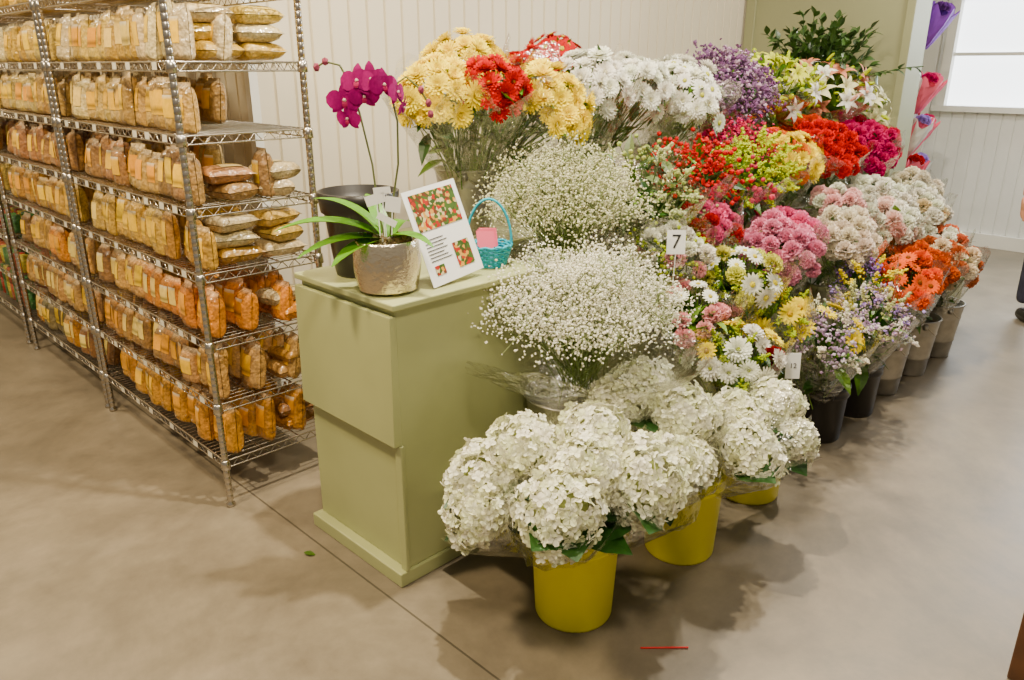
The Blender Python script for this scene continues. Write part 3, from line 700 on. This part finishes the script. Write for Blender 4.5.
def orchid(p,n,s,col):
    R=frame(n,0)
    for az,L,W in ((0,1.05,1.1),(math.pi,1.05,1.1)):
        V,q,_,S=petal(L*s,W*s,.15,az,curl=-.5,segs=5,wp=(.15,.8,1,1,.8,.3),r0=0,s0=.9); mb.add(np.array(V)@R.T+p,q=q,col=np.clip(np.outer(S,jit(col)),0,1))
    for az in (math.pi/2,math.pi*1.25,math.pi*1.75):
        V,q,_,S=petal(1.0*s,.6*s,.1,az,curl=-.4,segs=4,wp=(.3,.9,1,.75,.15),r0=0,z0=-.04*s,s0=.95); mb.add(np.array(V)@R.T+p,q=q,col=np.clip(np.outer(S,jit(np.array(col)*.85)),0,1))
    V,q,_,S=petal(.5*s,.35*s,.9,-math.pi/2,curl=-1.5,segs=4,r0=0,z0=.05*s); mb.add(np.array(V)@R.T+p,q=q,col=(.35,.01,.08))
    place(mb,ICO,p+nz(n)*s*.12,n,s*.12,(.7,.45,.4))
OC=(.30,.006,.13)
for a,b,z,n,s in ((-.09,-.03,1.51,(-.6,-.9,-.1),.048),(-.05,-.035,1.56,(-.8,-.6,.2),.048),(-.015,-.03,1.565,(-.5,-.9,.1),.048),(.02,-.03,1.55,(0,-1,0),.045),(-.085,-.02,1.46,(-.9,-.3,-.2),.04),(.055,-.02,1.53,(.4,-.9,.1),.042),(.07,-.015,1.49,(.5,-.7,-.3),.032),(-.035,-.03,1.52,(-.5,-.8,-.3),.042)):
    orchid(cp(a,b,z),np.array(n,float),s,OC)
mb.build('orchid_plant',[M_PETAL,M_LEAF],e)
mb=MB()
for (a,z,w,h,tl) in ((-.02,1.235,.06,.03,.3),(.03,1.22,.045,.045,-.15),(.01,1.175,.06,.02,-.5),(.0,1.26,.05,.02,.1)):
    p=cp(a,-.03,z); x=rt*math.cos(tl)+np.array([0,0,1])*math.sin(tl); y=-rt*math.sin(tl)+np.array([0,0,1])*math.cos(tl)
    mb.add([p-x*w/2-y*h/2,p+x*w/2-y*h/2,p+x*w/2+y*h/2,p-x*w/2+y*h/2],q=[(0,1,2,3)])
    rod(mb,p-y*h/2,cp(a*.6,-.02,T+.13),.0015,n=4)
mb.build('plant_tags',[M_WHITE],e)
mb=MB(); px,py=1.425,2.12
lathe(mb,[(0,T+.003),(.085,T),(.088,T+.01),(.112,T+.2),(.122,T+.205),(.127,T+.24),(.13,T+.268),(.125,T+.27),(.112,T+.22),(0,T+.2)],px,py,48)
mb.build('black_nursery_pot',[M_BLACK],smooth=True)
e=empty('tabletop_sign'); mb=MB()
def pic_mat():
    m,t,b=newmat('printed_flower_photo'); v=t.nodes.new('ShaderNodeTexVoronoi'); v.inputs['Scale'].default_value=95
    tc=t.nodes.new('ShaderNodeTexCoord'); t.links.new(tc.outputs['Object'],v.inputs['Vector'])
    s=t.nodes.new('ShaderNodeSeparateColor'); t.links.new(v.outputs['Color'],s.inputs[0]); r=t.nodes.new('ShaderNodeValToRGB'); r.color_ramp.interpolation='CONSTANT'
    cs=[(.04,.08,.015),(.4,.02,.01),(.6,.3,.04),(.06,.12,.02),(.6,.5,.25),(.15,.04,.015)]
    el=r.color_ramp.elements; el[0].color=(*cs[0],1); el[1].position=.17; el[1].color=(*cs[1],1)
    for i,c in enumerate(cs[2:]): q=el.new(.34+.17*i); q.color=(*c,1)
    t.links.new(s.outputs[0],r.inputs[0]); t.links.new(r.outputs[0],b.inputs['Base Color']); b.inputs['Roughness'].default_value=.3; return m
M_PIC=pic_mat()
def sheet(o,u,v,a0,a1,b0,b1,off,mat,th=.0015):
    n=np.cross(u,v); P=[o+u*a+v*b+n*off for a,b in ((a0,b0),(a1,b0),(a1,b1),(a0,b1))]; Qs=[p-n*th for p in P]
    mb.add(P+Qs,q=[(0,1,2,3),(7,6,5,4),(0,4,5,1),(1,5,6,2),(2,6,7,3),(3,7,4,0)],mat=mat)
o0=np.array([1.455,1.79,T+.004]); u=np.array([1,.06,0]);u/=np.linalg.norm(u); vv=nz(np.array([0,.36,1.])); vv=nz(vv-u*np.dot(u,vv))
# slight clockwise-to-left set of the acrylic holder
u2=nz(u+vv*.10); vv=nz(vv-u*.10); u=u2
W_,H_=.228,.30
sheet(o0,u,vv,0,W_,0,H_,0,0); sheet(o0,u,vv,.02,W_-.02,.17,.285,.002,1); sheet(o0,u,vv,.13,.2,.03,.11,.002,1); sheet(o0,u,vv,.03,.07,.03,.06,.002,1)
for k in range(7): sheet(o0,u,vv,.025,.115-.006*(k*37%5),.075+.011*k,.077+.011*k,.002,2)
for a in (.03,W_-.03): rod(mb,o0+vv*H_*.7+u*a,np.array([o0[0]+a-.02,o0[1]+.2,T+.004]),.003,mat=0,n=4)
mb.build('leaflet_stand',[M_WHITE,M_PIC,M_INK],e)
e=empty('turquoise_basket'); mb=MB(); bx,by=1.79,1.90
for i in range(9):
    z=T+.004+i*.0085; R_=.055+.022*(i/8)
    pts=[(bx+R_*math.cos(a)*1.0,by+R_*math.sin(a)*1.0,z+.0025*math.sin(12*a+(i%2)*math.pi)) for a in np.linspace(0,2*math.pi,49)]
    tube(mb,pts,.0048,n=5)
for a in np.linspace(0,2*math.pi,19)[:-1]: rod(mb,(bx+.055*math.cos(a),by+.055*math.sin(a),T),(bx+.078*math.cos(a),by+.078*math.sin(a),T+.078),.003,n=4)
lathe(mb,[(0,T+.003),(.055,T+.003),(.055,T+.007),(0,T+.007)],bx,by,24)
pts=[(bx+.076*math.cos(a)*rt[0],by+.076*math.cos(a)*rt[1],T+.075+.15*math.sin(a)) for a in np.linspace(0,math.pi,17)]
tube(mb,pts,.0045,n=6)
mb.build('woven_body',[M_TEAL],e,smooth=True)
mb=MB()
for k in range(3):
    p=np.array([bx-.02+.02*k,by-.01+.015*k,T+.06]); x=rt;y=np.array([0.05,.2,1.])
    mb.add([p-x*.03,p+x*.03,p+x*.03+y*.06,p-x*.03+y*.06],q=[(0,1,2,3)])
mb.build('pink_cards',[M_PINKP],e)

# ---------------------------------------------------------------- price cards
def price(x,y,z,txt,w=.085,h=.105,rod_to=None,ts=.08):
    e=empty('price_card'); mb=MB(); n=nz(np.array([-1,-1,.15])); uu=nz(np.array([1,-1,0.])); up=np.cross(n,uu)
    if up[2]<0: up=-up
    p=np.array([x,y,z]); P=[p-uu*w/2-up*h/2,p+uu*w/2-up*h/2,p+uu*w/2+up*h/2,p-uu*w/2+up*h/2]; Qs=[q-n*.002 for q in P]
    mb.add(P+Qs,q=[(0,1,2,3),(7,6,5,4),(0,4,5,1),(1,5,6,2),(2,6,7,3),(3,7,4,0)])
    if rod_to is not None: rod(mb,p-up*h/2-n*.001,(x+.02,y+.02,rod_to),.002,mat=0,n=5)
    mb.build('card',[M_WHITE],e)
    c=bpy.data.curves.new('numerals','FONT'); c.body=txt; c.size=ts; c.align_x='CENTER'; c.align_y='CENTER'; c.extrude=.0004
    o=bpy.data.objects.new('numerals',c); COL.objects.link(o); c.materials.append(M_INK)
    o.parent=e
    o.matrix_world=Matrix((( uu[0],up[0],n[0],x+n[0]*.001),(uu[1],up[1],n[1],y+n[1]*.001),(uu[2],up[2],n[2],z+n[2]*.001),(0,0,0,1)))
price(2.47,1.60,.975,'7',.07,.09,rod_to=.6,ts=.075); price(2.69,1.19,.53,'12',.055,.10,rod_to=.3,ts=.028)

# ---------------------------------------------------------------- far side: tower of wrapped bouquets
e=empty('wrapped_bouquet_tower'); mb=MB()
tx,ty=6.76,2.32
lathe(mb,[(0,.0),(.2,.0),(.2,.02),(.02,.03),(.015,1.9),(0,1.9)],tx,ty,20,mat=1)
for k,z in enumerate((.75,1.05,1.36,1.86)):
    for j,az in enumerate((3.3,4.3,5.3)):
        c=np.array([tx+.14*math.cos(az),ty+.14*math.sin(az),z+.12]); nk=np.array([tx+.04*math.cos(az),ty+.04*math.sin(az),z-.14])
        wrap(mb,nk,c,.08,ext=.02,n=18,mat=[2,2,3][(j+k)%3] if k<3 else 4,r0=.015)
        for d in dome(8,1.2): place(mb,random.choice(CARN),c+d*.05,nz(d),.03,jit([PINK,RED,LAV,MAG][(k+j)%4] if k<3 else PUR),0)
mb.build('tower_with_bouquets',[M_PETAL,M_METAL,M_PINKP,M_WHITE,pmat('violet_paper',(.2,.06,.4),.6)],e)

# ---------------------------------------------------------------- wooden table (leg at right edge)
mb=MB(); ax_,ay_=2.187,.253
for dx in (0,1.1):
    for dy in (0,-.65): mb.box((ax_+dx,ay_+dy-.07,0),(ax_+dx+.07,ay_+dy,.72))
mb.box((ax_-.0,ay_-.75,.72),(ax_+1.2,ay_+.0,.76)); mb.box((ax_+.01,ay_-.70,.62),(ax_+1.15,ay_-.02,.72))
mb.build('wooden_table',[M_WOOD],bevel=.005)
mb=MB(); rod(mb,(1.565,1.037,.004),(1.665,.94,.004),.0025,n=8); mb.build('red_drinking_straw',[M_RED])
mb=MB(); leaf(mb,np.array([1.12,2.14,.008]),np.array([.6,-.8,.02]),.045,G1,0,w=1.4); mb.build('fallen_leaf',[M_LEAF])

# ---------------------------------------------------------------- shopper mostly beyond right edge
def person():
    e=empty('shopper'); base=np.array([5.99,1.03]); lat=np.array([-.7071,.7071]); fwd=np.array([-.7071,-.7071])
    def P(a,f,z): q=base+lat*a+fwd*f; return (q[0],q[1],z)
    def skin(name,verts,edges,rad,mat,root=0,sub=2):
        me=bpy.data.meshes.new(name); me.from_pydata([P(*v) for v in verts],edges,[]); me.materials.append(mat)
        o=bpy.data.objects.new(name,me); COL.objects.link(o); o.parent=e
        s=o.modifiers.new('s','SKIN'); sv=me.skin_vertices[0].data
        for i,r in enumerate(rad): sv[i].radius=(r,r) if np.ndim(r)==0 else r
        sv[root].use_root=True; ss=o.modifiers.new('sub','SUBSURF'); ss.levels=sub; ss.render_levels=sub
        return o
    skin('trousers_and_shirt',[(0,0,.92),(0,0,1.1),(0,0,1.3),(0,0,1.42),(.1,0,.86),(.11,.01,.48),(.11,-.02,.1),(-.1,0,.86),(-.11,.05,.48),(-.11,.02,.1),(.18,0,1.38),(.22,0,1.16),(-.18,0,1.38),(-.22,0,1.16)],
      [(0,1),(1,2),(2,3),(0,4),(4,5),(5,6),(0,7),(7,8),(8,9),(2,10),(10,11),(2,12),(12,13)],[.15,.135,.15,.07,.095,.065,.045,.095,.065,.045,.065,.055,.065,.055],M_CLOTH)
    for s in (1,-1):
        skin('arm',[(s*.215,0,1.22),(s*.245,0,1.08),(s*.28,.05,.86),(s*.285,.06,.82)],[(0,1),(1,2),(2,3)],[.04,.036,.024,.024],M_SKIN)
        vs=[(s*.285,.06,.83),(s*.29,.075,.76)];ed=[(0,1)];rd=[.024,(.034,.018)]
        for k,(df,L) in enumerate(((.034,.07),(.012,.08),(-.01,.075),(-.03,.06))):
            n=len(vs); vs+=[(s*.29,.075+df*.8,.745),(s*.288,.08+df,.745-L*.5),(s*.278,.082+df,.745-L)];ed+=[(1,n),(n,n+1),(n+1,n+2)];rd+=[.010,.009,.0075]
        n=len(vs); vs+=[(s*.275,.115,.78),(s*.262,.13,.745)];ed+=[(1,n),(n,n+1)];rd+=[.012,.009]
        skin('hand',vs,ed,rd,M_SKIN)
        skin('shoe',[(s*.11,-.04,.045),(s*.11,.1,.035),(s*.11,.17,.03)],[(0,1),(1,2)],[.045,.045,.03],M_BLACK)
    skin('neck_and_head',[(0,0,1.40),(0,.01,1.5),(0,.02,1.56),(0,.015,1.65),(0,.01,1.71),(0,.125,1.60),(.08,.01,1.62),(-.08,.01,1.62)],[(0,1),(1,2),(2,3),(3,4),(2,5),(3,6),(3,7)],[.055,.052,.078,.088,.06,.014,.016,.016],M_SKIN)
    skin('hair',[(0,-.03,1.62),(0,-.03,1.70),(0,.0,1.745),(0,-.07,1.5)],[(0,1),(1,2),(0,3)],[.09,.095,.06,.06],M_HAIR)
    mb=MB()
    for s in (1,-1): place(mb,ICO,P(s*.032,.095,1.635),(0,0,1),.013,(.8,.8,.8),0); place(mb,ICO,P(s*.032,.105,1.635),(0,0,1),.006,(.03,.02,.02),0)
    place(mb,ICO,P(0,.098,1.555),(0,0,1),.02,(.5,.12,.1),0,spin=.78,sc=(1,1,.35))
    mb.build('face_features',[M_LABEL],e,smooth=True)
person()

# ---------------------------------------------------------------- lights, world, camera
w=bpy.data.worlds.new('w'); SC.world=w; w.use_nodes=True
w.node_tree.nodes['Background'].inputs[0].default_value=(1,.90,.74,1); w.node_tree.nodes['Background'].inputs[1].default_value=.32
def area(name,loc,size,power,col,target=None):
    l=bpy.data.lights.new(name,'AREA'); l.size=size; l.energy=power; l.color=col; l.shape='DISK'
    o=bpy.data.objects.new(name,l); COL.objects.link(o); o.location=loc
    d=Vector(target)-Vector(loc) if target else Vector((0,0,-1)); o.rotation_euler=d.to_track_quat('-Z','Y').to_euler(); return o
area('ceiling_lamp',(1.65,1.75,3.3),.08,130,(1,.88,.68))
area('ceiling_lamp.001',(3.6,1.45,3.3),.12,120,(1,.90,.74))
area('ceiling_lamp.002',(-.1,2.4,3.3),.3,125,(1,.80,.50))
area('ceiling_lamp.003',(.2,4.8,3.3),.4,90,(1,.82,.55))
area('ceiling_lamp.004',(.3,.2,3.3),.4,75,(1,.86,.64),(1.8,1.8,.4))
area('ceiling_lamp.005',(5.6,1.5,3.3),.3,60,(1,.92,.8))
area('daylight_window_lamp',(8.0,.8,2.2),1.8,170,(.85,.93,1),(4,0.3,0))
cam=bpy.data.cameras.new('camera'); co=bpy.data.objects.new('camera',cam); COL.objects.link(co)
cam.sensor_width=36; cam.lens=27.42; co.location=(0,0,1.6); co.rotation_euler=(math.radians(70.6),0,math.radians(-45)); SC.camera=co
